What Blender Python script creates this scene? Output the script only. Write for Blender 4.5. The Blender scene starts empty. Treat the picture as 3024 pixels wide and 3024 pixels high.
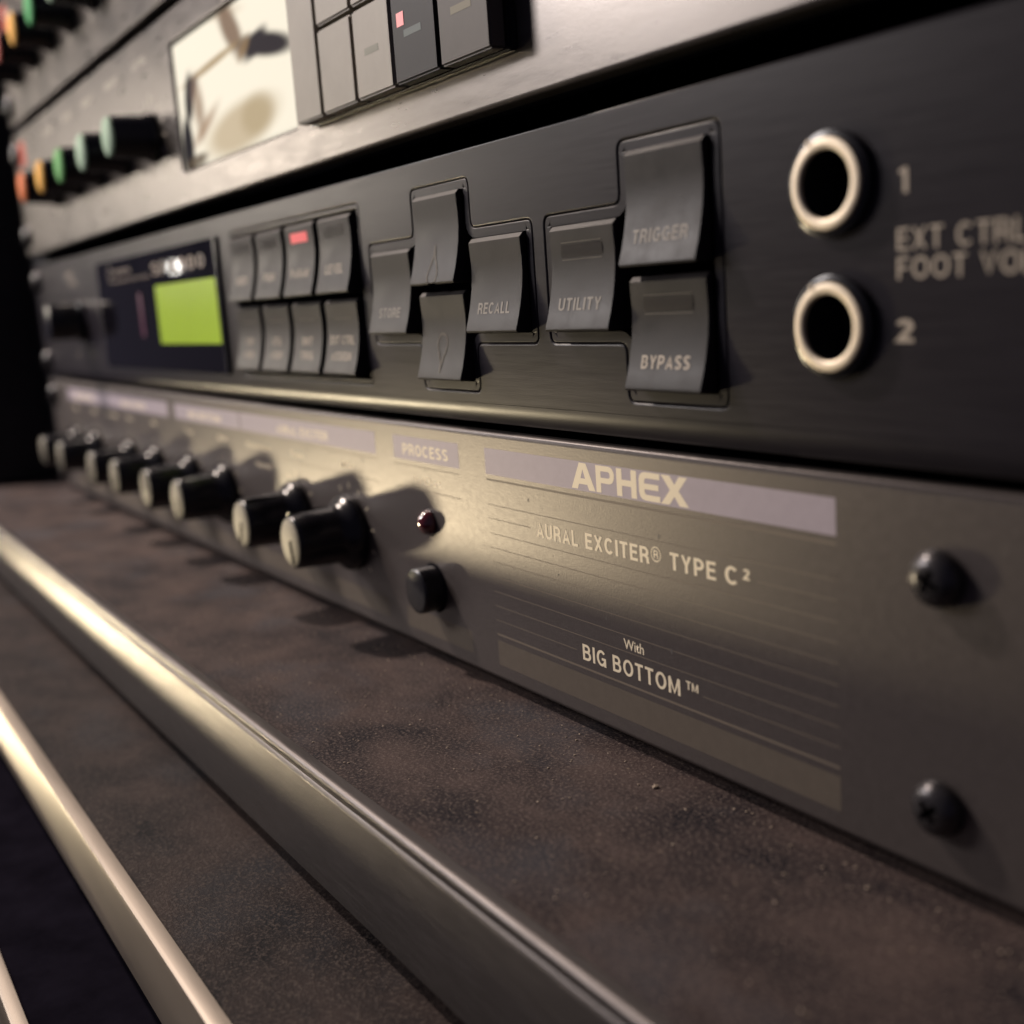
import bpy, bmesh, math, random
from mathutils import Matrix, Vector
random.seed(7)
S = 0.001                                   # everything below is written in millimetres
scene = bpy.context.scene
COL = scene.collection

# ------------------------------------------------------------------ camera
cam_d = bpy.data.cameras.new('camera')
cam = bpy.data.objects.new('camera', cam_d)
COL.objects.link(cam)
scene.camera = cam
cam_d.sensor_width = 36.0
cam_d.lens = 36.0 * 3514.09 / 3024.0
cam_d.clip_start = 0.005
cam_d.clip_end = 20.0
RGT = Vector((0.53121938, 0.84443665, -0.06879471))
DWN = Vector((0.11870245, -0.15457941, -0.98082360))
FWD = Vector((-0.83887764, 0.51286641, -0.18235228))
CAM = Vector((497.004, -100.398, 66.515)) * S
m = Matrix.Identity(4)
for r in range(3):
    m[r][0] = RGT[r]; m[r][1] = -DWN[r]; m[r][2] = -FWD[r]; m[r][3] = CAM[r]
cam.matrix_world = m
cam_d.dof.use_dof = True
cam_d.dof.focus_distance = 0.182
cam_d.dof.aperture_fstop = 14.5

# ------------------------------------------------------------------ light
world = bpy.data.worlds.new('World')
scene.world = world
world.use_nodes = True
bg = world.node_tree.nodes['Background']
bg.inputs[0].default_value = (0.42, 0.38, 0.56, 1)
bg.inputs[1].default_value = 0.13


def area(name, loc, target, size, watts, color, sizey=None):
    d = bpy.data.lights.new(name, 'AREA')
    d.shape = 'RECTANGLE' if sizey else 'DISK'
    d.size = size * S
    if sizey:
        d.size_y = sizey * S
    d.energy = watts
    d.color = color
    o = bpy.data.objects.new(name, d)
    COL.objects.link(o)
    o.location = Vector(loc) * S
    o.rotation_euler = (Vector(target) - Vector(loc)).to_track_quat('-Z', 'Y').to_euler()
    return o


# a low lamp far to the left, shining up over the edges of the stepped boards
sd = bpy.data.lights.new('low_desk_lamp', 'SPOT')
sd.energy = 40.0
sd.color = (1.0, 0.82, 0.53)
sd.shadow_soft_size = 0.048
sd.spot_size = math.radians(6.4)
sd.spot_blend = 1.0
so = bpy.data.objects.new('low_desk_lamp', sd)
COL.objects.link(so)
so.location = Vector((-957, -514, -271)) * S
so.rotation_euler = (Vector((304, 0, 30)) - Vector((-957, -514, -271))).to_track_quat('-Z', 'Y').to_euler()
# the ceiling lamp, above and to the left
area('ceiling_lamp', (-240, -215, 580), (230, 0, 20), 46, 6.0, (1.0, 0.84, 0.73))
# a pale window / screen to the left of the rack
area('room_window', (-380, -560, 420), (330, 0, 80), 200, 4.8, (1.0, 0.92, 0.89), 200)

# a small bright bulb, low on the left; it shows as the glint in the display window
area('side_bulb', (-826, -300, 118), (240, 0, 82), 9, 0.010, (1.0, 0.95, 0.88))
# soft lamp added further left, to give the black front panel its sheen
area('sheen_lamp', (-640, -380, 200), (250, 0, 88), 150, 0.95, (1.0, 0.88, 0.74))

scene.view_settings.view_transform = 'Standard'
scene.view_settings.look = 'None'
scene.view_settings.exposure = 0.0
scene.view_settings.gamma = 1.0
scene.render.engine = 'CYCLES'
scene.cycles.max_bounces = 6
scene.render.resolution_x = 1024
scene.render.resolution_y = 1024

# ------------------------------------------------------------------ materials


def mat(name, col, rough=0.5, metal=0.0, spec=0.5, var=0.0, vscale=60.0, stretch=(1, 1, 1), bump=0.0,
        bscale=400.0, rvar=0.0, emit=None, estr=0.0, coat=0.0, col2=None):
    mt = bpy.data.materials.new(name)
    mt.use_nodes = True
    nt = mt.node_tree
    b = nt.nodes['Principled BSDF']
    b.inputs['Base Color'].default_value = (*col, 1)
    b.inputs['Roughness'].default_value = rough
    b.inputs['Metallic'].default_value = metal
    b.inputs['Specular IOR Level'].default_value = spec
    if coat:
        b.inputs['Coat Weight'].default_value = coat
        b.inputs['Coat Roughness'].default_value = 0.08
    if emit:
        b.inputs['Emission Color'].default_value = (*emit, 1)
        b.inputs['Emission Strength'].default_value = estr
    L = nt.links.new
    if var or bump or rvar:
        tc = nt.nodes.new('ShaderNodeTexCoord')
        mp = nt.nodes.new('ShaderNodeMapping')
        mp.inputs['Scale'].default_value = stretch
        L(tc.outputs['Object'], mp.inputs[0])
        no = nt.nodes.new('ShaderNodeTexNoise')
        no.inputs['Scale'].default_value = vscale
        no.inputs['Detail'].default_value = 6
        no.inputs['Roughness'].default_value = 0.65
        L(mp.outputs[0], no.inputs['Vector'])
        if var:
            mx = nt.nodes.new('ShaderNodeMix')
            mx.data_type = 'RGBA'
            c2 = col2 if col2 else tuple(min(1, c * (1 + var)) for c in col)
            c1 = col if col2 else tuple(c * (1 - var) for c in col)
            mx.inputs[6].default_value = (*c1, 1)
            mx.inputs[7].default_value = (*c2, 1)
            rp = nt.nodes.new('ShaderNodeMapRange')
            rp.inputs[1].default_value = 0.32
            rp.inputs[2].default_value = 0.68
            L(no.outputs[0], rp.inputs[0])
            L(rp.outputs[0], mx.inputs[0])
            L(mx.outputs[2], b.inputs['Base Color'])
        if rvar:
            rr = nt.nodes.new('ShaderNodeMapRange')
            rr.inputs[1].default_value = 0.3
            rr.inputs[2].default_value = 0.7
            rr.inputs[3].default_value = max(0.02, rough - rvar)
            rr.inputs[4].default_value = rough + rvar
            L(no.outputs[0], rr.inputs[0])
            L(rr.outputs[0], b.inputs['Roughness'])
        if bump:
            n2 = nt.nodes.new('ShaderNodeTexNoise')
            n2.inputs['Scale'].default_value = bscale
            n2.inputs['Detail'].default_value = 3
            L(mp.outputs[0], n2.inputs['Vector'])
            bp = nt.nodes.new('ShaderNodeBump')
            bp.inputs['Strength'].default_value = bump
            bp.inputs['Distance'].default_value = 0.0002
            L(n2.outputs[0], bp.inputs['Height'])
            L(bp.outputs[0], b.inputs['Normal'])
    return mt


M_EXC = mat('satin_bronze_paint', (0.088, 0.075, 0.072), 0.42, 0.42, 0.6, var=0.07, rvar=0.035, vscale=900, bump=0.12, bscale=2600)
M_BAND = mat('lavender_print', (0.37, 0.325, 0.375), 0.55, 0.0, 0.3, var=0.05, vscale=500)
M_BAND2 = mat('taupe_print', (0.125, 0.105, 0.085), 0.5, 0.15, 0.3, var=0.06, vscale=500)
M_CREAM = mat('cream_print', (0.86, 0.76, 0.56), 0.6, 0.0, 0.3)
M_RULE = mat('thin_rule_print', (0.17, 0.14, 0.11), 0.6, 0.0, 0.3)
M_BLACKP = mat('black_gloss_plastic', (0.009, 0.009, 0.012), 0.22, 0.0, 0.35, rvar=0.05, vscale=300)
M_BLACKM = mat('black_matt', (0.010, 0.010, 0.014), 0.9, 0.0, 0.0)
M_CAP = mat('knob_cap_aluminium', (0.19, 0.172, 0.135), 0.6, 0.25, 0.5, var=0.1, vscale=900)
M_LED = mat('dark_red_lens', (0.09, 0.006, 0.012), 0.12, 0.0, 0.6, coat=1.0)
M_SCREW = mat('black_screw_metal', (0.050, 0.047, 0.050), 0.28, 0.6, 0.5, rvar=0.08, vscale=700)
M_CHROME = mat('worn_nickel', (0.70, 0.61, 0.48), 0.5, 0.6, 0.5, rvar=0.1, vscale=500)
M_FX = mat('black_brushed_aluminium', (0.0175, 0.0155, 0.0205), 0.34, 0.0, 0.13, var=0.12, vscale=700,
           stretch=(0.15, 1, 3), bump=0.03, bscale=2500, rvar=0.03)
M_FXB = mat('charcoal_key_plastic', (0.0165, 0.0147, 0.0165), 0.42, 0.0, 0.15, var=0.28, vscale=160, rvar=0.08, bump=0.05, bscale=2500)
M_FXT = mat('grey_key_print', (0.20, 0.18, 0.155), 0.6)
M_FXT2 = mat('beige_panel_print', (0.40, 0.345, 0.28), 0.6)
M_PINK = mat('lit_red_key_window', (0.55, 0.12, 0.12), 0.4, emit=(1.0, 0.22, 0.22), estr=0.45)
M_WIN = mat('black_display_acrylic', (0.006, 0.0055, 0.008), 0.03, 0.0, 0.12)
M_LCD = mat('green_backlit_lcd', (0.10, 0.17, 0.008), 0.25, 0.0, 0.3, var=0.12, vscale=30, emit=(0.36, 0.46, 0.03), estr=0.64, coat=0.1)
M_LCDD = mat('lcd_dark_segment', (0.16, 0.26, 0.02), 0.3, emit=(0.2, 0.34, 0.015), estr=0.5)
M_LOGO = mat('dim_brown_print', (0.22, 0.17, 0.13), 0.5)
M_STRIP = mat('silver_brushed_aluminium', (0.150, 0.138, 0.129), 0.31, 0.68, 0.08, var=0.10, vscale=90,
              stretch=(1, 1, 6), bump=0.04, bscale=900, rvar=0.05)
M_STRIPT = mat('pale_panel_print', (0.50, 0.46, 0.39), 0.6)
M_TICK = mat('dark_panel_print', (0.10, 0.09, 0.085), 0.6)


def meter_material(z0):
    """backlit dial: cream ground with its soft printed and reflected shapes"""
    mt = mat('backlit_meter_face', (0.85, 0.80, 0.66), 0.7, 0.0, 0.04)
    nt = mt.node_tree
    b = nt.nodes['Principled BSDF']
    tc = nt.nodes.new('ShaderNodeTexCoord')
    prev = None
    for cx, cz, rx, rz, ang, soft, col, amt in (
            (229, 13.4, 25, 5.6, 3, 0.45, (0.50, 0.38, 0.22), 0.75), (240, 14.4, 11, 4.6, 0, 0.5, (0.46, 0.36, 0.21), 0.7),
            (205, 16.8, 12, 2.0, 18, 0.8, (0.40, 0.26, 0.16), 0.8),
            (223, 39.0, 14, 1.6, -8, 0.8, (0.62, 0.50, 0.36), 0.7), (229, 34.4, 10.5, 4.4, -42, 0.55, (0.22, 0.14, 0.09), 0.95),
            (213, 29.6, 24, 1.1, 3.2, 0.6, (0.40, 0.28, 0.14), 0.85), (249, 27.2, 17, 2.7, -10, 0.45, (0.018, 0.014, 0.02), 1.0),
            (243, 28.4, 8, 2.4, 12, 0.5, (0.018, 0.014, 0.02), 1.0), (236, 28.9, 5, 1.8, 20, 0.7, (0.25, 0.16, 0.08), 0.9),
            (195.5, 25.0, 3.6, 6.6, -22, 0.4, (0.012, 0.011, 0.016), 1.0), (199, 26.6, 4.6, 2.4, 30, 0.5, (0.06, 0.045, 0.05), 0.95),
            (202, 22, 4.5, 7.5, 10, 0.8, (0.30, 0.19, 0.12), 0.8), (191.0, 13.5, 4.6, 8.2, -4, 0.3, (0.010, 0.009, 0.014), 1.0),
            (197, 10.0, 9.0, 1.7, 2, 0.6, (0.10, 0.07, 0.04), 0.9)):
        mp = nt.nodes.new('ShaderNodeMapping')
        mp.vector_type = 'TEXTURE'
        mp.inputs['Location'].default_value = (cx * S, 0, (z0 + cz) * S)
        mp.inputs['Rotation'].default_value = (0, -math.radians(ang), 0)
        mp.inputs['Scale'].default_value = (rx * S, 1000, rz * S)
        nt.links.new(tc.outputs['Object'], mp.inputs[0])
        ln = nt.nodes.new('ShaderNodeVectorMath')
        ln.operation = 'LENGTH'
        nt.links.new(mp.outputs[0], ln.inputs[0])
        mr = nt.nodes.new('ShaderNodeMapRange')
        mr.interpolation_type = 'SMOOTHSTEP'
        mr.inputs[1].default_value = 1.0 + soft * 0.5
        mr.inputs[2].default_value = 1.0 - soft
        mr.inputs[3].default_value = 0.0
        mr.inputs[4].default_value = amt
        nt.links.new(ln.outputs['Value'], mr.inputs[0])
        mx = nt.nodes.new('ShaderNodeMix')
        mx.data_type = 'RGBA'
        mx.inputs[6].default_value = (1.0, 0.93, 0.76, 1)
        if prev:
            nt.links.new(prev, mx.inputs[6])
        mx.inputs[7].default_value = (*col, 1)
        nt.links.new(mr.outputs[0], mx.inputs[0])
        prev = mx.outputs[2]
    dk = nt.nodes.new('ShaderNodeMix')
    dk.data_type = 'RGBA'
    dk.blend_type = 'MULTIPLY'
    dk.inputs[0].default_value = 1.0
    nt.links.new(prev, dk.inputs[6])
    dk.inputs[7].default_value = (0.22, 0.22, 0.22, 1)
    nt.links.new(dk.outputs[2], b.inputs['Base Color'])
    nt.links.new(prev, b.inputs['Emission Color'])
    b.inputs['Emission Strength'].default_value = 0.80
    return mt


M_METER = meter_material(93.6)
M_MTAN = mat('meter_tan_cover', (0.46, 0.38, 0.26), 0.4, emit=(1.0, 0.85, 0.6), estr=0.12)
M_MBRN = mat('meter_brown_print', (0.20, 0.14, 0.10), 0.5)
M_KEYL = mat('grey_key_bright_sheen', (0.26, 0.23, 0.18), 0.5, 0.0, 0.5, var=0.1, vscale=80)  # column tones of one grey plastic; reflected brightness put into the colour
M_KEYM = mat('grey_key_mid_sheen', (0.085, 0.075, 0.068), 0.46, 0.0, 0.15, var=0.1, vscale=80)  # same plastic, less reflected brightness in its colour; also on the power switch
M_KEYD = mat('grey_key_no_sheen', (0.012, 0.011, 0.014), 0.46, 0.0, 0.12, var=0.1, vscale=80)  # same plastic, coloured as if reflecting almost nothing
M_ALU = mat('satin_aluminium_edging', (0.105, 0.094, 0.092), 0.44, 0.75, 0.5, var=0.16, vscale=40, stretch=(3, 40, 40), bump=0.14,
            bscale=500, rvar=0.10)
M_ALU2 = mat('aluminium_warm_reflection', (0.24, 0.205, 0.17), 0.45, 0.6, 0.5, var=0.14, vscale=14, stretch=(1, 8, 8), rvar=0.06)  # aluminium with a warm reflection put into its base colour
M_BOARDC = mat('black_painted_board', (0.0075, 0.0065, 0.0105), 1.0, 0.0, 0.0, var=0.3, vscale=90)
M_WALL = mat('black_rack_paint', (0.011, 0.011, 0.015), 0.62, 0.0, 0.35, var=0.3, vscale=120)
M_COLORS = {
    'orange': mat('orange_cap', (0.75, 0.20, 0.06), 0.6, 0.0, 0.2),
    'yellow': mat('amber_cap', (0.80, 0.42, 0.06), 0.6, 0.0, 0.2),
    'green': mat('green_cap', (0.13, 0.42, 0.12), 0.6, 0.0, 0.2),
    'pale': mat('pale_green_cap', (0.36, 0.52, 0.38), 0.6, 0.0, 0.2),
    'red': mat('red_cap', (0.45, 0.09, 0.06), 0.6, 0.0, 0.2),
    'deepgreen': mat('deep_green_cap', (0.04, 0.36, 0.10), 0.6, 0.0, 0.2)}


def board_material(name='scuffed_brown_laminate', k=1.0):
    mt = bpy.data.materials.new(name)
    mt.use_nodes = True
    nt = mt.node_tree
    N = nt.nodes.new
    L = nt.links.new
    b = nt.nodes['Principled BSDF']
    tc = N('ShaderNodeTexCoord')

    def noise(scale, det, rough=0.6, sx=1.0, off=0.0):
        mp = N('ShaderNodeMapping')
        mp.inputs['Scale'].default_value = (sx, 1, 1)
        mp.inputs['Location'].default_value = (off, off * 0.7, 0)
        L(tc.outputs['Object'], mp.inputs[0])
        n = N('ShaderNodeTexNoise')
        n.inputs['Scale'].default_value = scale
        n.inputs['Detail'].default_value = det
        n.inputs['Roughness'].default_value = rough
        L(mp.outputs[0], n.inputs['Vector'])
        return n.outputs[0]

    def rng(s, a, c, lo=0.0, hi=1.0):
        r = N('ShaderNodeMapRange')
        r.inputs[1].default_value = a
        r.inputs[2].default_value = c
        r.inputs[3].default_value = lo
        r.inputs[4].default_value = hi
        L(s, r.inputs[0])
        return r.outputs[0]

    def mix(f, a, c):
        x = N('ShaderNodeMix')
        x.data_type = 'RGBA'
        L(f, x.inputs[0])
        for i, v in ((6, a), (7, c)):
            if isinstance(v, tuple):
                x.inputs[i].default_value = (v[0] * k, v[1] * k, v[2] * k, 1)
            else:
                L(v, x.inputs[i])
        return x.outputs[2]
    patch = noise(58, 8, 0.66, 0.75)
    base = mix(rng(patch, 0.37, 0.63), (0.0080, 0.0072, 0.0115), (0.074, 0.053, 0.049))
    # dusty blue-grey smears
    dust = rng(noise(46, 4, 0.55, 0.8, 3.1), 0.52, 0.66, 0, 0.7)
    base = mix(dust, base, (0.044, 0.045, 0.054))
    # fine speckle of the worn surface
    fine = noise(1900, 2, 0.75, 1, 1.3)
    base = mix(rng(fine, 0.50, 0.66, 0, 0.85), base, (0.150, 0.118, 0.104))
    # grit
    vo = N('ShaderNodeTexVoronoi')
    vo.inputs['Scale'].default_value = 330
    L(tc.outputs['Object'], vo.inputs['Vector'])
    grit = rng(vo.outputs['Distance'], 0.10, 0.05, 0, 1)
    gm = N('ShaderNodeMath')
    gm.operation = 'MULTIPLY'
    L(grit, gm.inputs[0])
    L(rng(noise(60, 2, 0.5, 1, 7.7), 0.48, 0.56), gm.inputs[1])
    base = mix(gm.outputs[0], base, (0.16, 0.125, 0.095))
    L(base, b.inputs['Base Color'])
    L(rng(patch, 0.3, 0.7, 0.62, 0.5), b.inputs['Roughness'])
    b.inputs['Specular IOR Level'].default_value = 0.10
    bp = N('ShaderNodeBump')
    bp.inputs['Strength'].default_value = 0.5
    bp.inputs['Distance'].default_value = 0.00025
    L(fine, bp.inputs['Height'])
    L(bp.outputs[0], b.inputs['Normal'])
    return mt


M_BOARD = board_material()
M_BOARDB = board_material('scuffed_dark_laminate', 0.5)

# ------------------------------------------------------------------ builders


def link(name, me, material, parent=None, smooth=0):
    o = bpy.data.objects.new(name, me)
    COL.objects.link(o)
    if material and not me.materials:
        me.materials.append(material)
    if parent:
        o.parent = parent
    if smooth:
        for p in me.polygons:
            p.use_smooth = True
        try:
            me.set_sharp_from_angle(angle=math.radians(smooth))
        except Exception:
            pass
    return o


def bm_mesh(bm, name):
    bmesh.ops.recalc_face_normals(bm, faces=bm.faces)
    me = bpy.data.meshes.new(name)
    bm.to_mesh(me)
    bm.free()
    return me


def box(name, x0, x1, y0, y1, z0, z1, material, parent=None, bevel=0.0, seg=2):
    bm = bmesh.new()
    bmesh.ops.create_cube(bm, size=1.0)
    for v in bm.verts:
        v.co = Vector(((x0 + x1) / 2 + v.co.x * (x1 - x0), (y0 + y1) / 2 + v.co.y * (y1 - y0),
                       (z0 + z1) / 2 + v.co.z * (z1 - z0))) * S
    if bevel:
        bmesh.ops.bevel(bm, geom=list(bm.edges), offset=bevel * S, segments=seg, affect='EDGES')
    return link(name, bm_mesh(bm, name), material, parent, 40 if bevel else 0)


def quad(name, x0, x1, z0, z1, y, material, parent):
    me = bpy.data.meshes.new(name)
    me.from_pydata([(x0 * S, y * S, z0 * S), (x1 * S, y * S, z0 * S), (x1 * S, y * S, z1 * S), (x0 * S, y * S, z1 * S)],
                   [], [(0, 1, 2, 3)])
    return link(name, me, material, parent)


def lathe_mesh(name, prof, seg=48):
    """prof: (radius, distance out of the panel); turned round the -Y axis at the origin."""
    bm = bmesh.new()
    rings = []
    for r, d in prof:
        if r < 1e-6:
            rings.append([bm.verts.new((0, -d * S, 0))])
        else:
            rings.append([bm.verts.new((r * S * math.cos(2 * math.pi * i / seg), -d * S, r * S * math.sin(2 * math.pi * i / seg)))
                          for i in range(seg)])
    for a, b in zip(rings[:-1], rings[1:]):
        for i in range(seg):
            j = (i + 1) % seg
            if len(a) == 1 and len(b) > 1:
                bm.faces.new((a[0], b[i], b[j]))
            elif len(b) == 1 and len(a) > 1:
                bm.faces.new((a[i], a[j], b[0]))
            elif len(a) > 1:
                bm.faces.new((a[i], a[j], b[j], b[i]))
    return bm_mesh(bm, name)


def lathe(name, prof, x, z, material, parent, y=0.0, seg=48, smooth=35):
    o = link(name, lathe_mesh(name, prof, seg), material, parent, smooth)
    o.location = (x * S, y * S, z * S)
    return o


def extrude_x(name, prof, x0, x1, material, parent=None, smooth=30, seg=1):
    bm = bmesh.new()
    rows = []
    for k in range(seg + 1):
        x = x0 + (x1 - x0) * k / seg
        rows.append([bm.verts.new((x * S, y * S, z * S)) for y, z in prof])
    n = len(prof)
    for a, b in zip(rows[:-1], rows[1:]):
        for i in range(n):
            j = (i + 1) % n
            bm.faces.new((a[i], a[j], b[j], b[i]))
    bm.faces.new(rows[0])
    bm.faces.new(list(reversed(rows[-1])))
    return link(name, bm_mesh(bm, name), material, parent, smooth)


def rrect(x0, x1, z0, z1, r, n=5):
    pts = []
    for cx, cz, a0 in ((x1 - r, z1 - r, 0), (x0 + r, z1 - r, 90), (x0 + r, z0 + r, 180), (x1 - r, z0 + r, 270)):
        for i in range(n + 1):
            a = math.radians(a0 + 90 * i / n)
            pts.append((cx + r * math.cos(a), cz + r * math.sin(a)))
    return pts


def circle(cx, cz, r, n=40):
    return [(cx + r * math.cos(2 * math.pi * i / n), cz + r * math.sin(2 * math.pi * i / n)) for i in range(n)]


def round_poly(pts, r, n=4):
    out = []
    k = len(pts)
    for i in range(k):
        p = Vector(pts[i]); a = (Vector(pts[i - 1]) - p); b = (Vector(pts[(i + 1) % k]) - p)
        rr = min(r, a.length / 2.05, b.length / 2.05)
        pa = p + a.normalized() * rr; pb = p + b.normalized() * rr
        for t in range(n + 1):
            u = t / n
            q = pa * (1 - u) ** 2 + p * 2 * u * (1 - u) + pb * u ** 2
            out.append((q.x, q.y))
    return out


def outline(name, loops, front, thick, material, parent, bevel=0.0, res=3):
    """flat plate in the X-Z plane from closed loops (first outer, then holes); 'front' is its front Y."""
    cu = bpy.data.curves.new(name, 'CURVE')
    cu.dimensions = '2D'
    cu.fill_mode = 'BOTH'
    for lp in loops:
        sp = cu.splines.new('POLY')
        sp.points.add(len(lp) - 1)
        for p, (x, z) in zip(sp.points, lp):
            p.co = (x, z, 0, 1)
        sp.use_cyclic_u = True
    cu.bevel_depth = bevel
    cu.bevel_resolution = res
    cu.offset = -bevel
    cu.extrude = max(0.0, thick / 2 - bevel)
    tmp = bpy.data.objects.new(name, cu)
    me = bpy.data.meshes.new_from_object(tmp)
    bpy.data.objects.remove(tmp)
    bpy.data.curves.remove(cu)
    me.materials.clear()
    for v in me.vertices:
        x, y, z = v.co
        v.co = Vector((x, front + thick / 2 - z, y)) * S
    me.name = name
    return link(name, me, material, parent, 40 if bevel else 0)


# ---- a plain grotesque drawn as strokes: each capital is a list of centre lines in a 1-high box
def arcp(cx, cz, rx, rz, a0, a1, n=10):
    return [(cx + rx * math.cos(math.radians(a0 + (a1 - a0) * i / n)), cz + rz * math.sin(math.radians(a0 + (a1 - a0) * i / n))) for i in range(n + 1)]


def glyphs(t):
    h = t / 2
    lo, hi, md = h, 1 - h, 0.5

    def bowl(w, z0, z1, x0=None):
        r = (z1 - z0) / 2
        x0 = h if x0 is None else x0
        return [(x0, z1), (w - h - r * 0.9, z1)] + arcp(w - h - r * 0.9, (z0 + z1) / 2, r * 0.9, r, 80, -80, 8) + [(w - h - r * 0.9, z0), (x0, z0)]
    g = {}
    g['A'] = (0.66, [[(h * 0.9, 0), (0.33, hi + h * 0.6), (0.66 - h * 0.9, 0)], [(0.15, 0.29), (0.51, 0.29)]])
    g['B'] = (0.62, [[(h, 0), (h, 1)], bowl(0.57, 0.53, hi), bowl(0.62, lo, 0.53)])
    g['C'] = (0.66, [arcp(0.34, 0.5, 0.34 - h, 0.5 - h, 42, 318, 20)])
    g['D'] = (0.65, [[(h, 0), (h, 1)], [(h, hi), (0.28, hi)] + arcp(0.28, 0.5, 0.37 - h, 0.5 - h, 80, -80, 12) + [(0.28, lo), (h, lo)]])
    g['E'] = (0.54, [[(0.54, hi), (h, hi), (h, lo), (0.54, lo)], [(h, 0.52), (0.50, 0.52)]])
    g['F'] = (0.52, [[(0.52, hi), (h, hi), (h, 0)], [(h, 0.50), (0.47, 0.50)]])
    g['G'] = (0.68, [arcp(0.35, 0.5, 0.35 - h, 0.5 - h, 42, 338, 20), [(0.37, 0.46), (0.68 - h, 0.46), (0.68 - h, 0)]])
    g['H'] = (0.63, [[(h, 0), (h, 1)], [(0.63 - h, 0), (0.63 - h, 1)], [(h, 0.51), (0.63 - h, 0.51)]])
    g['I'] = (t, [[(h, 0), (h, 1)]])
    g['L'] = (0.50, [[(h, 1), (h, lo), (0.50, lo)]])
    g['M'] = (0.76, [[(h, 0), (h, hi)], [(h, 1 - h * 0.6), (0.38, h * 0.4), (0.76 - h, 1 - h * 0.6)], [(0.76 - h, 0), (0.76 - h, hi)]])
    g['N'] = (0.63, [[(h, 0), (h, 1)], [(h, hi), (0.63 - h, lo)], [(0.63 - h, 0), (0.63 - h, 1)]])
    g['O'] = (0.72, [arcp(0.36, 0.5, 0.36 - h, 0.5 - h, 0, 360, 28)])
    g['P'] = (0.60, [[(h, 0), (h, 1)], bowl(0.60, 0.44, hi)])
    g['R'] = (0.63, [[(h, 0), (h, 1)], bowl(0.60, 0.47, hi), [(0.34, 0.47), (0.50, 0.36), (0.53, 0.10), (0.57, 0)]])
    g['S'] = (0.60, [arcp(0.30, 0.735, 0.30 - h, 0.265 - h, 25, 262, 12) + arcp(0.30, 0.265, 0.30 - h, 0.265 - h, 82, -155, 12)])
    g['T'] = (0.56, [[(0, hi), (0.56, hi)], [(0.28, 0), (0.28, hi)]])
    g['U'] = (0.62, [[(h, 1), (h, 0.30)] + arcp(0.31, 0.30, 0.31 - h, 0.30 - h, 190, 350, 10) + [(0.62 - h, 0.30), (0.62 - h, 1)]])
    g['V'] = (0.62, [[(h * 0.9, 1), (0.31, h * 0.5), (0.62 - h * 0.9, 1)]])
    g['X'] = (0.62, [[(h, 0), (0.62 - h, 1)], [(h, 1), (0.62 - h, 0)]])
    g['Y'] = (0.62, [[(h, 1), (0.31, 0.42), (0.62 - h, 1)], [(0.31, 0), (0.31, 0.45)]])
    g['0'] = (0.54, [arcp(0.27, 0.5, 0.27 - h, 0.5 - h, 0, 360, 24)])
    g['1'] = (0.34, [[(0.34 - h, 0), (0.34 - h, 1)], [(0, 0.80), (0.34 - h, 0.97)]])
    g['2'] = (0.54, [arcp(0.27, 0.70, 0.27 - h, 0.30 - h, 165, -35, 12) + [(h, lo), (0.54, lo)]])
    g['9'] = (0.54, [arcp(0.27, 0.68, 0.27 - h, 0.32 - h, 0, 360, 20), arcp(0.27, 0.40, 0.27 - h, 0.40 - h, 30, -150, 12)])
    g['-'] = (0.30, [[(0, 0.38), (0.30, 0.38)]])
    g[' '] = (0.30, [])
    return g


def stroke_text(name, s, x0, x1, z0, cap, y, material, parent, t=0.15):
    g = glyphs(t)
    gap = 0.10 + 0.25 * t
    total = sum(g[c][0] for c in s) + gap * (len(s) - 1)
    k = (x1 - x0) / total
    bm = bmesh.new()
    pen = 0.0
    lay = 0
    for c in s:
        w, lines = g[c]
        for ln in lines:
            lay += 1
            yy_ = y - 0.0015 * (lay % 4)
            closed = (Vector(ln[0]) - Vector(ln[-1])).length < 1e-6
            pts = [Vector(p) for p in (ln[:-1] if closed else ln)]
            n = len(pts)
            L_, R_ = [], []
            for i, p in enumerate(pts):
                a = pts[i - 1] if (i or closed) else None
                b = pts[(i + 1) % n] if (i < n - 1 or closed) else None
                d1 = (p - a).normalized() if a is not None else None
                d2 = (b - p).normalized() if b is not None else None
                if d1 is None: d1 = d2
                if d2 is None: d2 = d1
                nn = Vector((-d1.y, d1.x)) + Vector((-d2.y, d2.x))
                nn.normalize()
                f = (t / 2) / max(0.45, nn.dot(Vector((-d1.y, d1.x))))
                for lst, sg in ((L_, 1), (R_, -1)):
                    q = p + nn * f * sg
                    qz = min(1.0, max(0.0, q.y))
                    lst.append(bm.verts.new(Vector((x0 + (pen + q.x) * k, yy_, z0 + qz * cap)) * S))
            for i in range(n if closed else n - 1):
                j = (i + 1) % n
                bm.faces.new((L_[i], L_[j], R_[j], R_[i]))
        pen += w + gap
    me = bpy.data.meshes.new(name)
    bm.to_mesh(me)
    bm.free()
    return link(name, me, material, parent)


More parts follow.
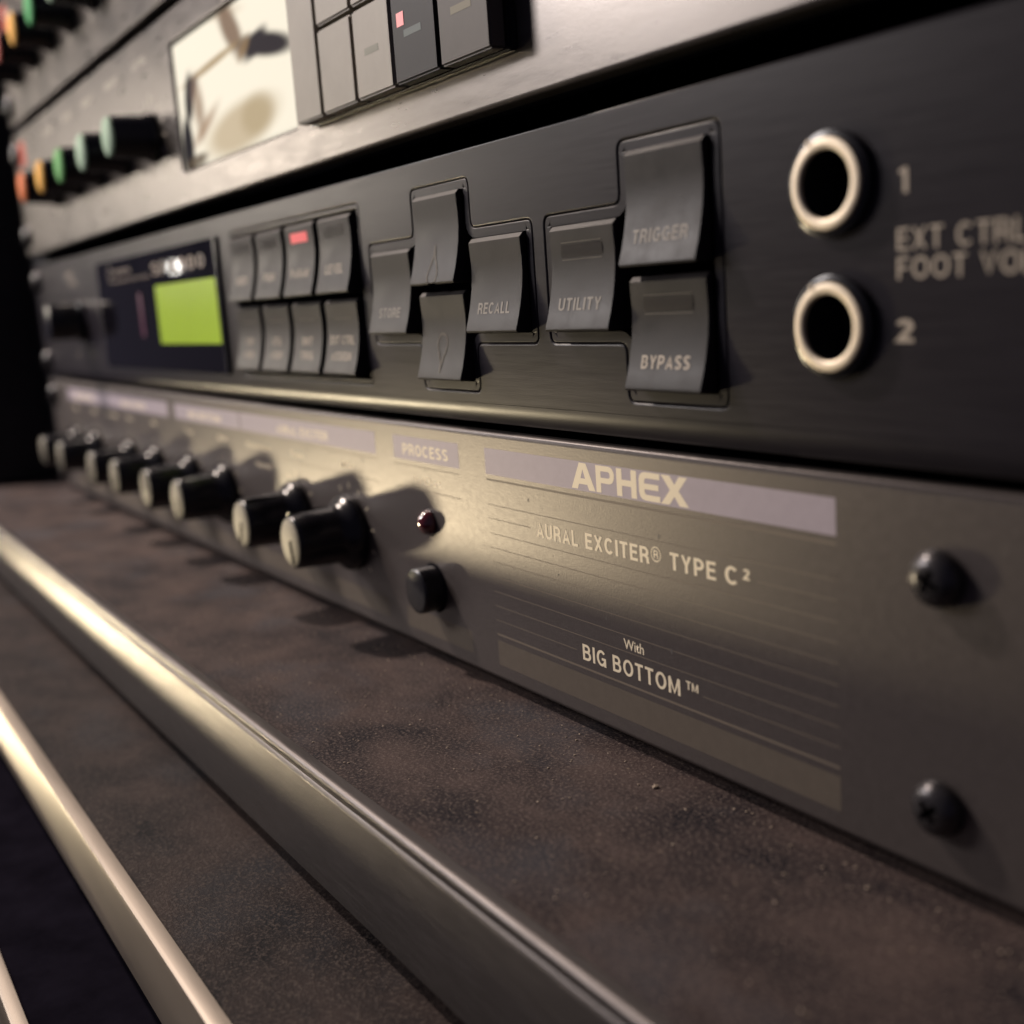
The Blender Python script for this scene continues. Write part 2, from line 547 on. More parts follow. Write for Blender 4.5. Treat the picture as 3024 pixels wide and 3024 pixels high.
def text(name, s, x0, x1, z0, cap, y, material, parent, bold=0.0, slant=None):
    """lettering s fitted between x0 and x1, baseline z0, capital height cap."""
    if s.upper() == s and all(c in 'ABCDEFGHILMNOPRSTUVXY0129- ' for c in s):
        return stroke_text(name, s, x0, x1, z0, cap, y, material, parent, 0.145 + bold * 2.2)
    cu = bpy.data.curves.new(name, 'FONT')
    cu.body = s
    cu.size = 1.0
    cu.offset = bold
    cu.resolution_u = 5
    tmp = bpy.data.objects.new(name, cu)
    me = bpy.data.meshes.new_from_object(tmp)
    bpy.data.objects.remove(tmp)
    bpy.data.curves.remove(cu)
    me.materials.clear()
    xs = [v.co.x for v in me.vertices]
    mn, mx = min(xs), max(xs)
    for v in me.vertices:
        a, b, _ = v.co
        v.co = Vector((x0 + (a - mn) / (mx - mn) * (x1 - x0), y, z0 + b / 0.729 * cap)) * S
    me.name = name
    return link(name, me, material, parent)


def strokes(name, polys, y, material, parent):
    return outline(name, polys, y, 0.006, material, parent)


def thing(name, label, cat, loc=(0, 0, 0), group=None):
    o = bpy.data.objects.new(name, None)
    o.empty_display_size = 0.02
    COL.objects.link(o)
    o['label'] = label
    o['category'] = cat
    if group:
        o['group'] = group
    return o


def copy_tree(o, dx, parent):
    c = o.copy()
    COL.objects.link(c)
    c.parent = parent
    c.location = o.location + Vector(dx)
    for ch in list(o.children):
        k = ch.copy()
        COL.objects.link(k)
        k.parent = c
    return c


# ------------------------------------------------------------------ the setting: rack side, dark interior, floor
XL, XR = -28.4, 454.2


def structure(o):
    o['kind'] = 'structure'
    return o


structure(box('rack_side_wall', -520, -61, -25, 320, -2.05, 260, M_WALL, bevel=1.5))
structure(box('rack_side_wall', 458.5, 488, -10, 320, -2.05, 260, M_WALL, bevel=1.5))
structure(box('rack_rail', -60.9, -12, 3.2, 30, -2.05, 260, M_WALL))
structure(box('rack_rail', 438, 458.4, 3.2, 30, -2.05, 260, M_WALL))
structure(box('rack_back', -62, 488, 321, 330, -2.05, 260, M_WALL))
structure(box('floor', -1500, 1500, -1500, 600, -420, -410, M_BOARDC))

# ------------------------------------------------------------------ the stepped boards in front


def edged_board(label, ytop, yback, z0, thick, flange, material, x0=-420, x1=700, bead=True):
    t = thing('shelf_board', label, 'shelf', group=None)
    box('board', x0, x1, ytop + 0.5, yback, z0 - thick, z0, material, t, 0.25)
    if bead:
        # rounded bead along the top arris, a fine groove, then the flat face
        pr = [(ytop + 2.2, z0 + 0.05), (ytop + 2.2, z0 + 0.30), (ytop + 1.35, z0 + 0.42)]
        for i in range(9):
            a = math.radians(80 + 150 * i / 8)
            pr.append((ytop + 0.55 + 0.85 * math.cos(a), z0 - 0.35 + 0.85 * math.sin(a)))
        pr += [(ytop + 0.05, z0 - 1.55), (ytop - 0.30, z0 - 1.95), (ytop - 0.38, z0 - 2.4), (ytop - 0.38, z0 - thick + 0.6),
               (ytop - 0.1, z0 - thick), (ytop + 0.45, z0 - thick), (ytop + 0.45, z0 + 0.05)]
    else:
        pr = [(ytop + flange, z0 + 0.05), (ytop + flange, z0 + 0.45), (ytop + 0.3, z0 + 0.5), (ytop - 0.35, z0 + 0.2),
              (ytop - 0.6, z0 - 0.5), (ytop - 0.6, z0 - thick + 0.5), (ytop - 0.1, z0 - thick), (ytop + 0.45, z0 - thick),
              (ytop + 0.45, z0 + 0.05)]
    extrude_x('metal_edging', pr, x0, x1, M_ALU if bead else M_ALU2, t, 35)
    return t


edged_board('scuffed brown board with beaded aluminium edge directly beneath the rack units', -40.2, 318, -2.1, 18.8, 2, M_BOARD)
edged_board('scuffed dark board one step below the rack floor, with flat aluminium edge', -64.6, 40, -24.4, 13.4, 2.3, M_BOARDB,
            bead=False)
edged_board('black board on the lowest step, with pale aluminium edge', -82.6, -20, -44.5, 15.0, 2.0, M_BOARDC, bead=False)

# ------------------------------------------------------------------ unit 1: the exciter
ex = thing('exciter_unit', 'bronze grey one-unit rack exciter lettered APHEX, with eight black knobs', 'rack unit')
outline('front_panel', [[(XL, 0.0), (XR, 0.0), (XR, 43.7), (XL, 43.7)]], 0.0, 3.0, M_EXC, ex, 0.9, 4)
box('chassis', -6, 430, 3.0, 210, 0.6, 43.0, M_BLACKM, ex)
YP = -0.012
# printed bands
for x0, x1 in ((3.7, 59.4), (60.4, 139.7), (146.8, 202.6), (203.5, 282.6), (290.7, 316.2)):
    quad('label_band', x0, x1, 36.5, 41.0, YP, M_BAND, ex)
    quad('lower_band', x0, x1, 2.9, 7.0, YP, M_BAND2, ex)
    for zz in (35.4, 31.0):
        quad('rule_line', x0, x1, zz, zz + 0.16, YP, M_RULE, ex)
quad('label_band', 325.2, 403.1, 36.5, 40.95, YP, M_BAND, ex)
quad('lower_band', 325.2, 403.1, 2.85, 7.3, YP, M_BAND2, ex)
for zz in (35.6, 31.3, 28.9, 26.3, 23.8, 21.3, 18.65, 16.05, 13.5, 10.95, 8.4):
    segs = [(325.2, 403.1)]
    if zz == 28.9:
        segs = [(325.2, 338.2), (390.0, 403.1)]
    if zz == 10.95:
        segs = [(325.2, 349.3), (378.8, 403.1)]
    w = 0.34 if zz in (35.6, 8.4) else 0.13
    for a, b in segs:
        quad('rule_line', a, b, zz - w / 2, zz + w / 2, YP, M_RULE, ex)
YT = -0.024
for nm, x0, x1, cap in (('BIG BOTTOM', 16.5, 45.0, 1.9), ('AURAL EXCITER', 84.5, 114.5, 1.9), ('BIG BOTTOM', 160.5, 188.0, 1.9),
                        ('AURAL EXCITER', 229.0, 259.0, 2.0), ('PROCESS', 294.6, 312.3, 2.15)):
    text('lettering', nm, x0, x1, 37.45, cap, YT, M_CREAM, ex, 0.012)
for nm, cx, w, z in (('Tune', 13.6, 7, 33.0), ('Girth', 44.5, 7.5, 33.0), ('Harmonics', 70.5, 16, 33.0), ('Tune', 93.5, 7.5, 33.0),
                     ('Mix', 123, 6, 33.0), ('Tune', 158.3, 7, 32.6), ('Girth', 188, 7.5, 32.6), ('Harmonics', 215, 17, 32.5),
                     ('Tune', 240, 7.6, 32.4), ('Mix', 268, 6, 32.4), ('In/Out', 303.5, 10.5, 32.4),
                     ('Normal', 217.5, 10, 28.0)):
    text('lettering', nm, cx - w / 2, cx + w / 2, z, 1.5, YT, M_CREAM, ex, 0.006)
# dial ticks round the knobs
KX = (13.6, 44.5, 92.7, 123.0, 158.3, 188.4, 238.0, 267.7)
KZ = 18.7
tick_me = None
for kx in KX:
    loops = []
    for i in range(11):
        a = math.radians(225 - 27 * i)
        c, s_ = math.cos(a), math.sin(a)
        p0 = Vector((c, s_)) * 9.3
        p1 = Vector((c, s_)) * 10.6
        nrm = Vector((-s_, c)) * 0.13
        loops.append([tuple(p0 - nrm), tuple(p1 - nrm), tuple(p1 + nrm), tuple(p0 + nrm)])
    if tick_me is None:
        o = outline('dial_ticks', loops, YP, 0.006, M_CREAM, ex)
        tick_me = o.data
    else:
        o = link('dial_ticks', tick_me, None, ex)
    o.location = (kx * S, 0, KZ * S)
# APHEX word mark, wide square letters
gx0, gx1, gz0, gz1 = 350.6, 377.6, 36.75, 40.75
H = gz1 - gz0


def G(pts, x, w):
    return [(gx0 + (x + p[0] * w) * (gx1 - gx0), gz0 + p[1] * H) for p in pts]


A_out = [(0, 0), (0.36, 1), (0.64, 1), (1, 0), (0.74, 0), (0.67, 0.2), (0.33, 0.2), (0.26, 0)]
A_in = [(0.405, 0.42), (0.595, 0.42), (0.50, 0.76)]
P_out = [(0, 0), (0, 1)] + [(0.72 + 0.28 * math.sin(math.radians(a)), 0.68 + 0.32 * math.cos(math.radians(a))) for a in range(0, 181, 20)] \
    + [(0.27, 0.36), (0.27, 0)]
P_in = [(0.27, 0.56), (0.27, 0.80)] + [(0.68 + 0.09 * math.sin(math.radians(a)), 0.68 + 0.12 * math.cos(math.radians(a))) for a in range(0, 181, 30)]
H_out = [(0, 0), (0, 1), (0.27, 1), (0.27, 0.61), (0.73, 0.61), (0.73, 1), (1, 1), (1, 0), (0.73, 0), (0.73, 0.39), (0.27, 0.39), (0.27, 0)]
E_out = [(1, 1), (0.30, 1), (0.14, 0.96), (0.04, 0.86), (0, 0.72), (0, 0.28), (0.04, 0.14), (0.14, 0.04), (0.30, 0), (1, 0), (1, 0.21),
         (0.36, 0.21), (0.29, 0.25), (0.27, 0.33), (0.27, 0.40), (0.93, 0.40), (0.93, 0.60), (0.27, 0.60), (0.27, 0.67), (0.29, 0.75), (0.36, 0.79), (1, 0.79)]
X_out = [(0, 0), (0.345, 0.51), (0.03, 1), (0.34, 1), (0.51, 0.71), (0.68, 1), (0.97, 1), (0.655, 0.51), (1, 0), (0.68, 0), (0.50, 0.30), (0.31, 0)]
for nm, loops, x, w in (('A', [A_out, A_in], 0.0, 0.225), ('P', [P_out, P_in], 0.235, 0.165), ('H', [H_out], 0.42, 0.17),
                        ('E', [E_out], 0.61, 0.17), ('X', [X_out], 0.785, 0.215)):
    strokes('logo_letter', [G(lp, x, w) for lp in loops], YT, M_CREAM, ex)
for nm, x0, x1, z0, cap, bold in (('AURAL', 340.0, 351.3, 27.65, 2.45, 0.012), ('EXCITER', 353.3, 368.6, 27.7, 2.45, 0.014),
                                  ('TYPE', 373.1, 382.4, 27.7, 2.45, 0.012), ('C', 384.1, 386.6, 27.7, 2.45, 0.012),
                                  ('2', 387.5, 388.7, 28.75, 1.45, 0.022), ('With', 361.6, 366.3, 13.95, 1.6, 0.010),
                                  ('BIG', 350.9, 356.9, 9.75, 2.55, 0.006), ('BOTTOM', 358.6, 374.1, 9.75, 2.55, 0.006),
                                  ('TM', 375.4, 377.9, 11.15, 1.25, 0.008)):
    text('lettering', nm, x0, x1, z0, cap, YT, M_CREAM, ex, bold)
strokes('registered_mark', [circle(370.1, 29.35, 1.10), circle(370.1, 29.35, 0.92)], YT, M_CREAM, ex)
text('registered_mark', 'R', 369.6, 370.65, 28.78, 1.15, YT, M_CREAM, ex, 0.005)

# knobs
KPROF = [(0, 0.15), (8.0, 0.15), (8.15, 0.5), (8.1, 1.6), (7.7, 2.5), (6.75, 3.3), (6.2, 4.1), (6.0, 5.0), (5.85, 8), (5.6, 13.3), (5.45, 13.8), (5.2, 14.0), (0, 14.0)]
knob_me = lathe_mesh('knob', KPROF, 56)
cap_me = lathe_mesh('knob_cap', [(0, 13.95), (4.95, 13.95), (5.0, 14.12), (4.8, 14.25), (0, 14.2)], 48)
KA = (-92, -95, -97, -90, 92, -82, -108, -76)
slot_me = None
for kx, ka in zip(KX, KA):
    k = link('knob', knob_me, M_BLACKP, ex, 40)
    k.location = (kx * S, 0, KZ * S)
    k.rotation_euler = (0, -math.radians(ka + 90), 0)
    link('knob_cap', cap_me, M_CAP, k, 35)
    if slot_me is None:
        slot = box('pointer_slot', -0.62, 0.62, -14.34, -13.9, -4.7, 0.4, M_BLACKM, k, 0.12)
        slot_me = slot.data
        rib = box('pointer_rib', -0.4, 0.4, -13.6, -4.0, 5.2, 6.2, M_BLACKP, k, 0.2)
        rib_me = rib.data
    else:
        link('pointer_slot', slot_me, None, k)
        link('pointer_rib', rib_me, None, k)

# indicator, push button, screws
lathe('indicator_bezel', [(2.0, 0.01), (2.72, 0.02), (2.70, 0.10), (2.45, 0.16), (2.0, 0.16)], 303.3, 25.3, M_BLACKP, ex)
lathe('indicator_led', [(2.4, 0.05), (2.38, 0.5), (2.2, 1.1), (1.8, 1.65), (1.2, 2.05), (0.6, 2.25), (0, 2.3)], 303.3, 25.3, M_LED, ex)
lathe('button_hole', [(0, 0.03), (4.7, 0.03), (4.75, 0.1), (0, 0.1)], 303.3, 12.8, M_BLACKM, ex)
lathe('push_button', [(4.35, 0.0), (4.35, 3.5), (4.25, 3.95), (3.95, 4.2), (3.6, 4.28), (0, 4.3)], 303.3, 12.8, M_BLACKP, ex)


def screw_mesh(r, h, dep=1.7):
    prof = [(r * 0.9, 0.0), (r, 0.25), (r * 0.985, h * 0.35), (r * 0.9, h * 0.62), (r * 0.72, h * 0.84), (r * 0.45, h * 0.965), (0, h)]
    dome = bpy.data.objects.new('s', lathe_mesh('screw', prof, 40))
    bm = bmesh.new()
    for ang in (0, math.pi / 2):
        L_ = r * 0.52
        w0, w1 = r * 0.13, r * 0.08
        vs = []
        for d, ll, ww in ((h + 0.5, L_, w0), (h - dep, L_ * 0.45, w1)):
            for sx, sz in ((-1, -1), (1, -1), (1, 1), (-1, 1)):
                x, z = sx * ll, sz * ww
                vs.append(bm.verts.new(Vector((x * math.cos(ang) - z * math.sin(ang), -d, x * math.sin(ang) + z * math.cos(ang))) * S))
        for f in ((0, 1, 2, 3), (7, 6, 5, 4), (0, 4, 5, 1), (1, 5, 6, 2), (2, 6, 7, 3), (3, 7, 4, 0)):
            bm.faces.new([vs[i] for i in f])
    cut = bpy.data.objects.new('c', bm_mesh(bm, 'c'))
    for o in (dome, cut):
        COL.objects.link(o)
    md = dome.modifiers.new('b', 'BOOLEAN')
    md.object = cut
    md.solver = 'EXACT'
    md.use_self = True
    bpy.context.view_layer.update()
    me = bpy.data.meshes.new_from_object(dome.evaluated_get(bpy.context.evaluated_depsgraph_get()))
    bpy.data.objects.remove(dome)
    bpy.data.objects.remove(cut)
    me.name = 'screw'
    return me


scr = screw_mesh(3.15, 2.3, 1.4)
for zz, rot in ((34.0, 24), (8.4, 50)):
    o = link('panel_screw', scr, M_SCREW, ex, 38)
    o.location = (417.3 * S, 0, zz * S)
    o.rotation_euler = (0, math.radians(rot), 0)
rack_scr = screw_mesh(4.4, 2.6)


def ear_screws(parent, zc, y, material=M_CHROME):
    for x in (-20.6, 446.5):
        for dz in (-15.9, 15.9):
            o = link('rack_screw', rack_scr, material, parent, 38)
            o.location = (x * S, y * S, (zc + dz) * S)
            o.rotation_euler = (0, random.random() * 3, 0)


ear_screws(ex, 21.85, 0.0, M_SCREW)

# ------------------------------------------------------------------ unit 2: the effects processor
fx = thing('effects_unit', 'black brushed-metal effects processor with green display, charcoal keys and two jack sockets', 'rack unit')
FY = -0.5
Z0, Z1 = 45.2, 89.4
f1 = rrect(212.4, 285.4, 50.5, 84.9, 1.2)
f2 = round_poly([(288.6, 58.4), (307.0, 58.4), (307.0, 50.4), (326.5, 50.4), (326.5, 58.4), (344.9, 58.4), (344.9, 76.9), (327.0, 76.9),
                 (327.0, 84.9), (307.0, 84.9), (307.0, 76.9), (288.6, 76.9)], 1.4)
f3 = round_poly([(348.2, 58.4), (366.6, 58.4), (366.6, 50.4), (386.6, 50.4), (386.6, 84.9), (366.6, 84.9), (366.6, 76.9), (348.2, 76.9)], 1.4)
win = rrect(70, 201.4, 50.6, 84.8, 0.8)
jack = [circle(404.1, 75.4, 4.9), circle(404.1, 60.2, 4.9)]
outline('front_panel', [[(XL, Z0 + 3.0), (XR, Z0 + 3.0), (XR, Z1), (XL, Z1)], f1, f2, f3] + jack, FY, 3.2, M_FX, fx, 0.35, 3)
box('chassis', -6, 430, 4.4, 300, Z0 + 0.8, Z1 - 0.8, M_BLACKM, fx)
lip = [(FY, Z0 + 3.42), (FY, Z0 + 3.0)]
for i in range(1, 11):
    a = math.radians(3.2 * i)
    lip.append((FY + 5.1 * (1 - math.cos(a)), Z0 + 3.0 - 5.1 * math.sin(a)))
lip += [(FY + 1.1, Z0), (FY + 2.7, Z0), (FY + 2.7, Z0 + 3.42)]
extrude_x('panel_lip', lip, XL + 0.2, XR - 0.2, M_FX, fx, 25)
box('key_backing', 205, 392, 2.75, 4.35, 48, 87, M_BLACKM, fx)


def inset_loop(pts, d):
    out = []
    k = len(pts)
    for i in range(k):
        p = Vector(pts[i]); a = Vector(pts[i - 1]); b = Vector(pts[(i + 1) % k])
        t1 = (p - a).normalized(); t2 = (b - p).normalized()
        n = Vector((-t1.y, t1.x)) + Vector((-t2.y, t2.x))
        n = n / max(0.6, n.length) if n.length > 1e-6 else Vector((-t1.y, t1.x))
        sc = 1 / max(0.5, n.dot(Vector((-t1.y, t1.x))))
        q = p + n * d * sc
        out.append((q.x, q.y))
    return out


for f in (f1, f2, f3):
    outline('key_bezel', [inset_loop(f, 0.10), inset_loop(f, 1.0 if f is f1 else 1.45)], FY + 0.05, 2.6, M_FX, fx, 0.2, 2)

# scooped keys
KEYP = [(-0.85, 7.4), (-1.48, 6.75), (-1.44, 5.6), (-1.30, 3.6), (-1.32, 1.6), (-1.55, -0.6), (-1.95, -2.8), (-2.5, -5.0), (-3.05, -6.7), (-3.12, -7.1),
        (-2.95, -7.4), (2.6, -7.4), (2.6, 7.45), (-0.6, 7.45)]


def key_mesh(w):
    bm = bmesh.new()
    rows = []
    for x, g in ((-w / 2, 0.18), (-w / 2 + 0.18, 0), (w / 2 - 0.18, 0), (w / 2, 0.18)):
        rows.append([bm.verts.new(Vector((x, y + (g if y < 0 else 0), z + (-g if z > 7 else g if z < -7 else 0))) * S) for y, z in KEYP])
    n = len(KEYP)
    for a, b in zip(rows[:-1], rows[1:]):
        for i in range(n):
            bm.faces.new((a[i], a[(i + 1) % n], b[(i + 1) % n], b[i]))
    bm.faces.new(rows[0]); bm.faces.new(list(reversed(rows[-1])))
    return bm_mesh(bm, 'key')


km = key_mesh(15.5)


def yk(z):
    """front of the key at height z above its middle"""
    pr = KEYP[1:10]
    for (y0, z0), (y1, z1) in zip(pr[:-1], pr[1:]):
        if z1 <= z <= z0:
            t = (z - z0) / (z1 - z0)
            return y0 + (y1 - y0) * t
    return -3.0


def key_text(s, cx, cz, w, z, cap, material, parent, bold=0.008):
    o = text('key_lettering', s, -w / 2, w / 2, z, cap, 0, material, parent, bold)
    for v in o.data.vertices:
        v.co.y = (yk(v.co.z / S) - 0.055) * S
    return o


def key_window(z0, z1, w, material, parent):
    o = outline('key_window', [[(-w / 2, z0), (w / 2, z0), (w / 2, z1), (-w / 2, z1)]], 0, 0.02, material, parent)
    for v in o.data.vertices:
        v.co.y = (yk(v.co.z / S) - 0.045) * S
    return o


M_KWIN = mat('dark_key_window', (0.05, 0.045, 0.044), 0.3)


def key(cx, cz, label=None):
    o = link('key', km, M_FXB, fx, 30)
    o.location = (cx * S, FY * S + 0.5 * S, cz * S)
    if label:
        o['label'] = label
    return o


top_txt = (('MIDI', 'PARAM'), ('PROGRAM', None), ('PARAM', 'RED'), ('LEVEL', None))
for i in range(4):
    cx = 221.6 + 17.85 * i
    k = key(cx, 75.9)
    key_window(3.6, 5.6, 9.0, M_PINK if i == 2 else M_KWIN, k)
    key_text(('MIDI', 'PGM', 'PARAM', 'LEVEL')[i], cx, 0, (7, 6.5, 9.5, 8.5)[i], -3.6, 1.8, M_FXT2, k)
    k = key(cx, 59.75)
    key_window(3.6, 3.8, 8.5, M_FXT, k)
    if i == 3:
        key_text('EXT CTRL', cx, 0, 11.5, -1.4, 1.7, M_FXT2, k)
        key_text('ASSIGN', cx, 0, 9.5, -4.6, 1.7, M_FXT2, k)
    else:
        key_text(('COMP', 'UTIL', 'INT')[i], cx, 0, 5.5, -1.6, 1.7, M_FXT2, k)
        key_text(('ASSIGN', 'ASGN', 'TRIG')[i], cx, 0, 7.0, -4.6, 1.7, M_FXT2, k)
for s, cx, cz, w in (('STORE', 298.5, 67.7, 8.6), ('RECALL', 335.2, 67.7, 9.6), ('UTILITY', 358.4, 67.7, 10.2), ('TRIGGER', 376.7, 75.9, 11.0),
                     ('BYPASS', 376.7, 59.75, 9.8)):
    k = key(cx, cz)
    key_text(s, cx, cz, w, -4.5, 1.75, M_FXT if s != 'BYPASS' else M_FXT2, k, 0.012)
    if s in ('UTILITY', 'BYPASS'):
        key_window(4.9, 5.05, 9.6, M_FXT, k)
        key_window(2.9, 4.7, 9.8, M_KWIN, k)
        key_window(2.5, 2.65, 9.6, M_FXT, k)


def arrow(parent, up):
    # outlined drop-shaped arrow
    pts = [(1.9 * math.cos(math.radians(a)), -1.3 + 1.9 * math.sin(math.radians(a))) for a in range(-30, 211, 15)]
    pts += [(-0.55, -4.4), (-0.22, -6.2), (0.22, -6.2), (0.55, -4.4)]
    inner = [(1.45 * math.cos(math.radians(a)), -1.3 + 1.45 * math.sin(math.radians(a))) for a in range(-30, 211, 15)] + [(0, -4.3)]
    if up:
        pts = [(x, -8.2 - z + 1.0) for x, z in pts]
        inner = [(x, -8.2 - z + 1.0) for x, z in inner]
    o = outline('key_arrow', [pts, inner], 0, 0.02, M_FXT, parent)
    for v in o.data.vertices:
        v.co.y = (yk(v.co.z / S) - 0.055) * S


arrow(key(316.9, 75.9), True)
arrow(key(316.9, 59.75), False)

# jack sockets
for jz in (75.4, 60.2):
    j = lathe('jack_socket', [(3.5, -14), (3.5, 0.6), (3.6, 0.9), (5.3, 0.9), (5.6, 0.8), (5.6, 0.45), (4.6, 0.45), (4.6, -14)], 404.1, jz, M_BLACKP, fx, FY)
    lathe('jack_ring', [(3.65, 0.8), (3.65, 1.25), (3.75, 1.36), (3.9, 1.42), (4.55, 1.42), (4.75, 1.36), (4.85, 1.2), (4.85, 1.0), (3.65, 0.8)], 0, 0, M_CHROME, j)
    lathe('jack_floor', [(0, -13), (3.48, -13), (3.48, -13.5), (0, -13.5)], 0, 0, M_BLACKM, j)
    b_ = box('jack_key', -2.5, -1.8, -1.6, -1.0, 4.0, 4.75, M_CHROME, j, 0.2)
yy = FY - 0.02
text('lettering', '1', 413.0, 414.0, 73.5, 2.5, yy, M_FXT2, fx, 0.02)
text('lettering', 'EXT CTRL', 412.6, 427.6, 67.8, 2.25, yy, M_FXT2, fx, -0.005)
text('lettering', 'FOOT VOL', 412.6, 428.6, 64.9, 2.25, yy, M_FXT2, fx, -0.005)
text('lettering', '2', 412.4, 414.6, 58.5, 2.4, yy, M_FXT2, fx, 0.02)
pb = box('power_switch', 429.4, 441, FY - 2.2, FY - 0.02, 46.6, 51.2, M_KEYM, fx, 0.5)
# display
box('display_window', 78, 201.2, FY - 0.5, FY - 0.02, 50.7, 84.7, M_WIN, fx, 0.25)
quad('lcd_screen', 145.6, 199.6, 58.4, 75.0, FY - 0.56, M_LCD, fx)
box('display_frame', 201.3, 203.0, FY - 0.9, FY - 0.02, 50.6, 84.8, M_BLACKP, fx, 0.2)
text('lettering', 'SPX900', 144.2, 192.8, 77.9, 3.6, FY - 0.56, M_LOGO, fx, 0.012)
text('lettering', 'YAMAHA', 99.5, 121, 80.2, 1.6, FY - 0.56, M_LOGO, fx, 0.01)
strokes('logo_mark', [circle(96.2, 80.4, 2.6), circle(96.2, 80.4, 2.1)], FY - 0.56, M_LOGO, fx)
strokes('logo_mark', [[(96.2 + (2.1 if i % 2 == 0 else 0.25) * math.cos(math.radians(90 + 60 * i)), 80.4 + (2.1 if i % 2 == 0 else 0.25) * math.sin(math.radians(90 + 60 * i)))
                       for i in range(6)]], FY - 0.56, M_LOGO, fx)
text('lettering', 'PROFESSIONAL MULTI-EFFECT PROCESSOR', 99.5, 141, 77.6, 1.0, FY - 0.56, M_LOGO, fx)
M_SEG = mat('dim_magenta_segment', (0.10, 0.012, 0.05), 0.3)
quad('level_meter', 126.5, 129.5, 60.5, 73.5, FY - 0.56, M_SEG, fx)
# input knob on the left
k = lathe('input_knob', [(0, 0.1), (7.6, 0.1), (7.6, 1.4), (6.9, 2.0), (6.4, 11.2), (6.1, 11.9), (5.7, 12.1), (0, 12.1)], 45.5, 66.8, M_BLACKP, fx, FY)
box('pointer_rib', -0.35, 0.35, -12.3, -4, 1.0, 6.2, M_FXT, k, 0.1)
text('lettering', 'INPUT', 30, 40.5, 82.4, 1.8, yy, M_FXT2, fx, 0.01)
text('lettering', 'LEVEL', 34, 44.5, 79.4, 1.8, yy, M_FXT2, fx, 0.01)
text('lettering', '0', 33.5, 35, 53.6, 1.8, yy, M_FXT2, fx, 0.01)
text('lettering', '10', 54.5, 57.5, 53.6, 1.8, yy, M_FXT2, fx, 0.01)
ear_screws(fx, 67.3, FY)

# ------------------------------------------------------------------ units 3 and 4: the silver channel strips


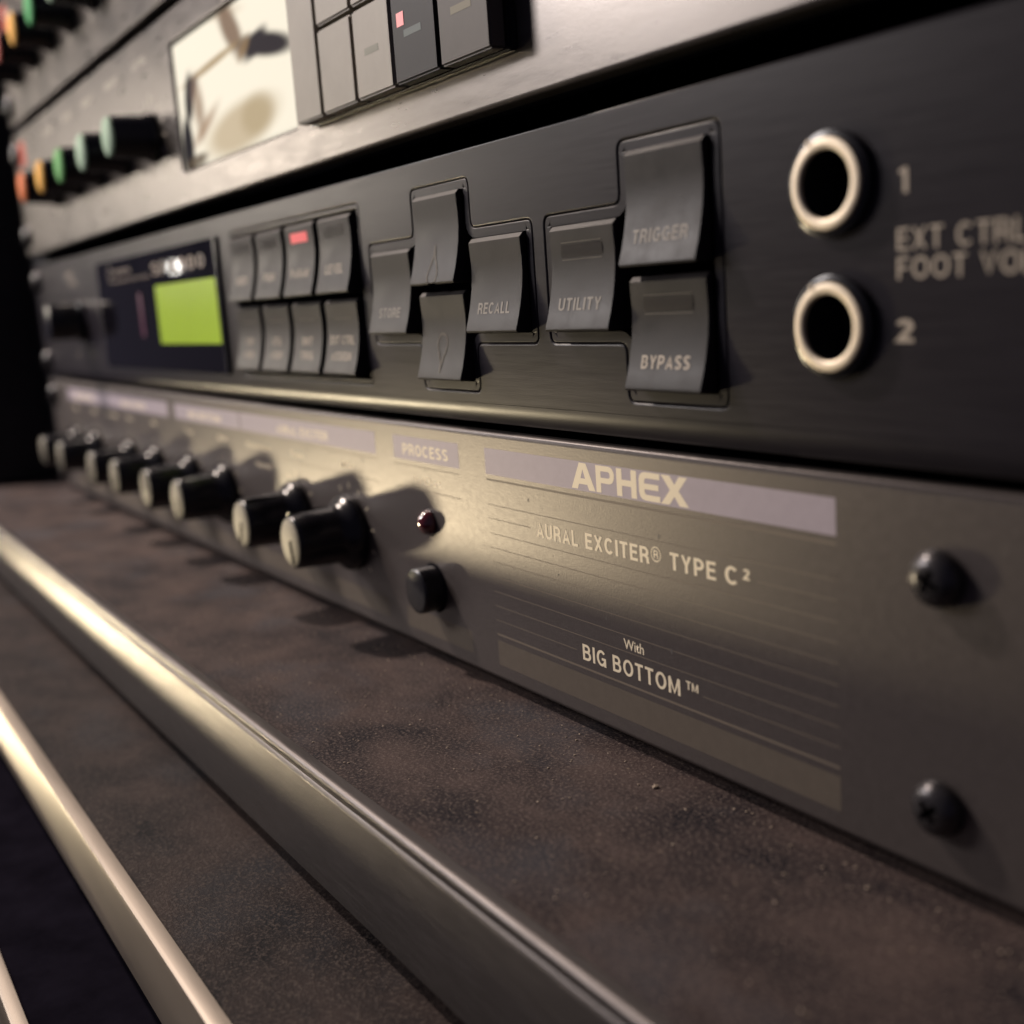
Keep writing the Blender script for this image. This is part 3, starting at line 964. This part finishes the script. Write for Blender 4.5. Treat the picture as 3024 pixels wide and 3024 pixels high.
def channel_strip(label, z0, z1, kz, kxs, cols, full):
    u = thing('channel_strip_unit', label, 'rack unit', group='silver channel strip units')
    UY = -1.8
    holes = []
    if full:
        holes.append(rrect(186.2, 263.2, z0 + 8.4, z0 + 39.4, 0.8))
    outline('front_panel', [[(XL, z0), (XR, z0), (XR, z1), (XL, z1)]] + holes, UY, 4.0, M_STRIP, u, 0.7, 3)
    box('chassis', -6, 430, 8.2, 240, z0 + 0.9, z1 - 0.9, M_BLACKM, u)
    pts = UY - 0.02
    KP = [(0, 0.2), (6.6, 0.2), (6.7, 0.8), (6.2, 2.2), (5.8, 3.0), (5.4, 11.2), (5.2, 11.8), (4.9, 12.2), (0, 12.2)]
    me = lathe_mesh('knob', KP, 40)
    cme = lathe_mesh('knob_cap', [(0, 12.15), (5.05, 11.6), (5.15, 11.9), (4.9, 12.5), (4.4, 12.75), (0, 12.8)], 40)
    for x, c in zip(kxs, cols):
        kn = link('knob', me, M_BLACKP, u, 40)
        kn.location = (x * S, UY * S, kz * S)
        cm = cme.copy()
        link('knob_cap', cm, M_COLORS[c] if c else M_BLACKP, kn, 40)
        # scale marks round the knob
        loops = []
        for i in range(13):
            a = math.radians(230 - 280 / 12 * i)
            cc, ss = math.cos(a), math.sin(a)
            n = Vector((-ss, cc)) * (0.35 if i % 3 else 0.5)
            p0 = Vector((cc, ss)) * 8.6; p1 = Vector((cc, ss)) * 11.2
            loops.append([tuple(p0 - n), tuple(p1 - n), tuple(p1 + n), tuple(p0 + n)])
        o = outline('dial_ticks', loops, -0.05, 0.03, M_STRIPT, u)
        o.location = (x * S, UY * S, kz * S)
        text('lettering', random.choice(('LEVEL', 'GAIN', 'ATTACK', 'RELEASE', 'RATIO')), x - 13, x + 1, kz + 19.2, 2.0, pts, M_STRIPT, u, 0.02)
    quad('red_label', -22.5, -7, z0 + 34, z0 + 43, pts, M_COLORS['red'], u)
    if not full:
        return u
    # level meter let into the panel
    box('meter_well', 185.0, 264.4, 7.0, 8.1, z0 + 7.2, z0 + 40.6, M_BLACKM, u)
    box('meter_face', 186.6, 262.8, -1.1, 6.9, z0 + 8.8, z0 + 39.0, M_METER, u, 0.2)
    # push keys
    box('key_base', 272.8, 346.6, UY - 1.6, UY - 0.05, z0 + 6.6, z0 + 38.0, M_BLACKP, u, 0.3)
    M_MARK = {2: mat('pale_green_mark', (0.20, 0.20, 0.15), 0.6), 3: mat('teal_mark', (0.05, 0.08, 0.08), 0.6), 4: mat('olive_mark', (0.15, 0.13, 0.07), 0.6)}
    cells = ((273.3, 285.6, M_KEYL), (286.5, 300.6, M_KEYL), (301.4, 315.2, M_KEYL), (316.0, 330.4, M_KEYD), (331.2, 345.8, M_KEYM))
    for i, (a, b, mm) in enumerate(cells):
        rows = ((z0 + 7.0, z0 + 37.6),) if i == 0 else ((z0 + 7.0, z0 + 21.5), (z0 + 22.3, z0 + 37.6))
        for q0, q1 in rows:
            kk = box('push_key', a, b, UY - 4.3, UY - 1.55, q0, q1, mm, u, 0.35)
            if i > 1:
                box('key_mark', a + 4, b - 4.5, UY - 4.33, UY - 4.2, q0 + 6.6, q0 + 7.8, M_MARK[i], kk, 0.05)
    quad('key_lamp', 318, 320.4, z0 + 15.5, z0 + 17.6, UY - 4.38, M_PINK, u)
    return u


c_u = channel_strip('silver brushed channel strip with bright meter window, sitting directly above the black effects unit',
                    93.6, 140.7, 113.7, (43.4, 74.7, 104.2, 134.0, 164.7), ('orange', 'yellow', 'green', 'pale', 'pale'), True)
c_t = channel_strip('silver channel strip at the top of the rack, with red, amber and green knob caps',
                    143.6, 190.7, 162.2, (2.0, 33.0, 62.5, 92.0, 122.0, 152.0), (None, 'red', 'yellow', 'deepgreen', 'pale', 'pale'), False)
for u_, zc in ((c_u, 117.1), (c_t, 167.1)):
    ear_screws(u_, zc, -1.8)

# ------------------------------------------------------------------ dust and crumbs
for x, z, r in ((357.5, 17.6, 0.28), (372.6, 15.9, 0.36), (338.0, 33.4, 0.22), (370.9, 32.0, 0.30), (276.0, 34.6, 0.5), (303.0, 35.0, 0.28), (345.4, 22.3, 0.18)):
    strokes('dirt_speck', [[(x + r * random.uniform(0.5, 1.0) * math.cos(a * 0.785), z + 1.5 * r * random.uniform(0.5, 1.0) * math.sin(a * 0.785)) for a in range(8)]], YT, M_TICK, ex)
bm = bmesh.new()
for i in range(520):
    x = random.uniform(120, 440)
    y = -random.uniform(1, 37) if i % 3 else -random.uniform(1.0, 7)
    r = random.choice((0.07, 0.09, 0.12, 0.16)) * (2.4 if i % 60 == 0 else 1)
    mtx = Matrix.Translation(Vector((x, y, -2.1 + r * 0.5)) * S) @ Matrix.Rotation(random.random() * 6, 4, 'Z') @ Matrix.Diagonal((1.5, 1, 0.7, 1))
    bmesh.ops.create_icosphere(bm, subdivisions=1, radius=r * S, matrix=mtx)
M_DUST = mat('pale_dust', (0.42, 0.34, 0.26), 0.8)
d = link('dust', bm_mesh(bm, 'dust'), M_DUST)
d['kind'] = 'stuff'
d['label'] = 'pale crumbs and dust scattered over the brown board'
d['category'] = 'dust'
